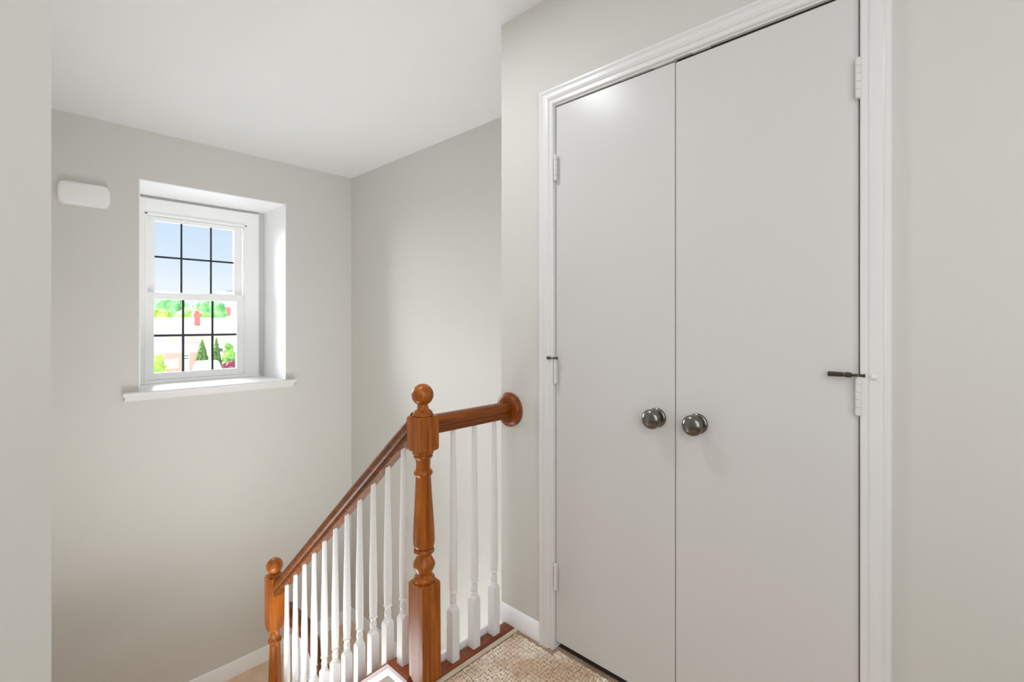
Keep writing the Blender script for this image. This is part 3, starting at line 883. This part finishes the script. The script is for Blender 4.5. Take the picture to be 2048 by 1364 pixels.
def conifer(loc, hgt, rad, label):
    r = empty('evergreen', loc); tag(r, label, 'evergreen tree', 'pointed evergreens before the house')
    bm = bmesh.new()
    n = 40; rings = []
    for j in range(46):
        t = j / 45
        base = rad * (math.sin(min(1, t * 4.2) * math.pi / 2)) * (1 - max(0, t - .12) / .88) ** .8
        ring = []
        for i in range(n):
            a = 6.2832 * i / n
            q = base * (1 + .30 * noise.noise(Vector((math.cos(a) * 3, math.sin(a) * 3, t * 14 + loc[0]))) + .26 * noise.noise(Vector((math.cos(a) * 8, math.sin(a) * 8, t * 40)))) + .004
            ring.append(Vector((q * math.cos(a), q * math.sin(a), .10 + (hgt - .10) * t)))
        rings.append(ring)
    sweep(bm, rings)
    new_obj('foliage', bm, CONIF, r, 60)
    bm = bmesh.new(); lathe(bm, [(0, .06), (.3, .05)], 10); new_obj('trunk', bm, BARK, r)
conifer((10.66, 43, GZ), 2.85, .56, 'left of two pointed dark green evergreens before the house')
conifer((11.72, 43.3, GZ), 2.95, .42, 'right of two pointed dark green evergreens before the house')

def shrub(loc, hgt, rad, m, label, cat='shrub'):
    r = empty('shrub', loc); tag(r, label, cat)
    bm = bmesh.new()
    for i in range(8):
        a = random.uniform(0, 6.28); q = random.uniform(0, .6) * rad
        blob(bm, (math.cos(a) * q, math.sin(a) * q, random.uniform(.35, .8) * hgt), min(rad, hgt) * random.uniform(.35, .5), 3, .4, 2)
    blob(bm, (0, 0, hgt * .4), min(rad, hgt * .5), 3, .4, 2)
    new_obj('foliage', bm, m, r, 60)
    bm = bmesh.new(); lathe(bm, [(0, .06), (hgt * .5, .04)], 8); new_obj('stem', bm, BARK, r)
shrub((7.75, 43, GZ), 1.95, .55, TREE3, 'yellow green shrub at the lower left corner of the window')
shrub((12.15, 41.4, GZ), 1.15, .55, MAROON, 'dark maroon shrub at the lower right of the window')
shrub((13.0, 44.2, GZ), 2.95, .55, TREE1, 'tall light green shrub at the right edge of the window')

# parked white car in front of the evergreens
car = empty('car', (10.15, 39.6, GZ)); car.rotation_euler = (0, 0, math.radians(78)); tag(car, 'white parked car below the pointed evergreens', 'car')
bm = bmesh.new()
prof = [(-2.1, .22), (-2.15, .55), (-2.0, .74), (-1.25, .84), (-.55, 1.36), (.75, 1.38), (1.55, .92), (2.05, .82), (2.15, .5), (2.1, .22)]
prism(bm, prof, lambda u, v, k: Vector((u, (-.82, .82)[k] * (1 if v < 1 else .82), v)))
bmesh.ops.bevel(bm, geom=list(bm.edges), offset=.06, segments=2, affect='EDGES')
new_obj('body', bm, CARW, car, 40)
for pts in ([(-1.02, .90), (-.50, 1.28), (.05, 1.29), (.05, .90)], [(.13, .90), (.13, 1.29), (.68, 1.28), (1.30, .92)]):
    bm = bmesh.new(); prism(bm, pts, lambda u, v, k: Vector((u, (-.845, -.70)[k] + (.11 if v > 1 else 0), v)))
    new_obj('window', bm, DARK, car)
for x in (-1.35, 1.35):
    for y in (-.80, .80):
        bm = bmesh.new(); lathe(bm, [(-.10, .20), (-.10, .30), (-.07, .33), (.07, .33), (.10, .30), (.10, .20)], 20, 'Y', (x, y, .33)); new_obj('wheel', bm, TYRE, car, 40)

# ------------------------------------------------------------------ light
w = bpy.data.worlds.new('World'); SC.world = w; w.use_nodes = True
N, L = w.node_tree.nodes, w.node_tree.links
bg = N['Background']
tc = N.new('ShaderNodeTexCoord'); sp = N.new('ShaderNodeSeparateXYZ'); rpn = N.new('ShaderNodeValToRGB')
L.new(tc.outputs['Generated'], sp.inputs[0]); L.new(sp.outputs['Z'], rpn.inputs['Fac'])
cr = rpn.color_ramp
cr.elements[0].position = 0.0; cr.elements[0].color = (.98, .98, 1.0, 1)
cr.elements[1].position = 1.0; cr.elements[1].color = (.42, .58, .90, 1)
for p, c in ((.05, (.93, .96, 1.0, 1)), (.11, (.74, .86, 1.0, 1)), (.20, (.62, .77, .98, 1))):
    e = cr.elements.new(p); e.color = c
L.new(rpn.outputs['Color'], bg.inputs['Color']); bg.inputs['Strength'].default_value = 1.05

def area(name, loc, target, sx, sy, power, col=(1, 1, 1), shape='RECTANGLE'):
    l = bpy.data.lights.new(name, 'AREA'); l.shape = shape; l.size = sx
    if shape in ('RECTANGLE', 'ELLIPSE'): l.size_y = sy
    l.energy = power; l.color = col
    o = bpy.data.objects.new(name, l); COL.objects.link(o); o.location = loc
    o.rotation_euler = (Vector(target) - Vector(loc)).to_track_quat('-Z', 'Y').to_euler()
    return o
COOL = (.905, .952, 1)
area('stair_ceiling_lamp', (0.72, 1.40, Z_C - .03), (0.72, 1.40, 0), .22, .22, 7.0, COOL, 'DISK')
area('hall_top_fill', (-.65, -.45, Z_C - .03), (-.35, .1, 0), .9, .9, 16, COOL)  # added overhead fill, unseen; lifts the near left wall
area('hall_fill', (-.05, -.75, 1.5), (1.0, 2.6, 1.55), 1.3, 1.5, 17, COOL)  # added soft fill behind the camera, brightens stairwell and doors
lamp = area('lower_stair_fill', (1.5, 1.75, -1.6), (1.2, 2.3, 2.4), .8, .8, 21, COOL)  # added upward fill low in the stairwell, for walls and ceiling
lamp.data.spread = math.radians(140)
lamp = area('landing_fill', (.54, 2.0, -.55), (.5, 2.6, 2.4), .5, 1.0, 16.5, COOL)  # added upward fill above the upper flight, brightens the far ceiling
lamp.data.spread = math.radians(150)
g = bpy.data.lights.new('window_fill_sun', 'SUN'); g.energy = 30; g.angle = math.radians(85); g.color = (.96, .98, 1)  # second sun added as a wide fill, brightens the window reveals
go = bpy.data.objects.new('window_fill_sun', g); COL.objects.link(go)
go.rotation_euler = Vector((.48, -.75, -.42)).to_track_quat('-Z', 'Y').to_euler()
s = bpy.data.lights.new('sun', 'SUN'); s.energy = 3.0; s.angle = math.radians(1.5); s.color = (1, .97, .92)
so = bpy.data.objects.new('sun', s); COL.objects.link(so)
so.rotation_euler = Vector((.35, .62, -.70)).to_track_quat('-Z', 'Y').to_euler()

# ------------------------------------------------------------------ camera
cam = bpy.data.cameras.new('camera'); co = bpy.data.objects.new('camera', cam); COL.objects.link(co)
co.location = (0, 0, 1.217)
co.rotation_euler = (math.pi / 2, 0, -math.radians(46.635))
cam.sensor_fit = 'HORIZONTAL'; cam.sensor_width = 36; cam.lens = 36 * 965.3 / 2048
cam.shift_y = -(682 - 645.4) / 2048
cam.clip_start = 0.02; cam.clip_end = 500
SC.camera = co
SC.view_settings.view_transform = 'Standard'
SC.view_settings.look = 'None'
SC.view_settings.exposure = 0.0
SC.cycles.max_bounces = 10
SC.cycles.diffuse_bounces = 7
SC.cycles.sample_clamp_indirect = 4
SC.cycles.use_denoising = True
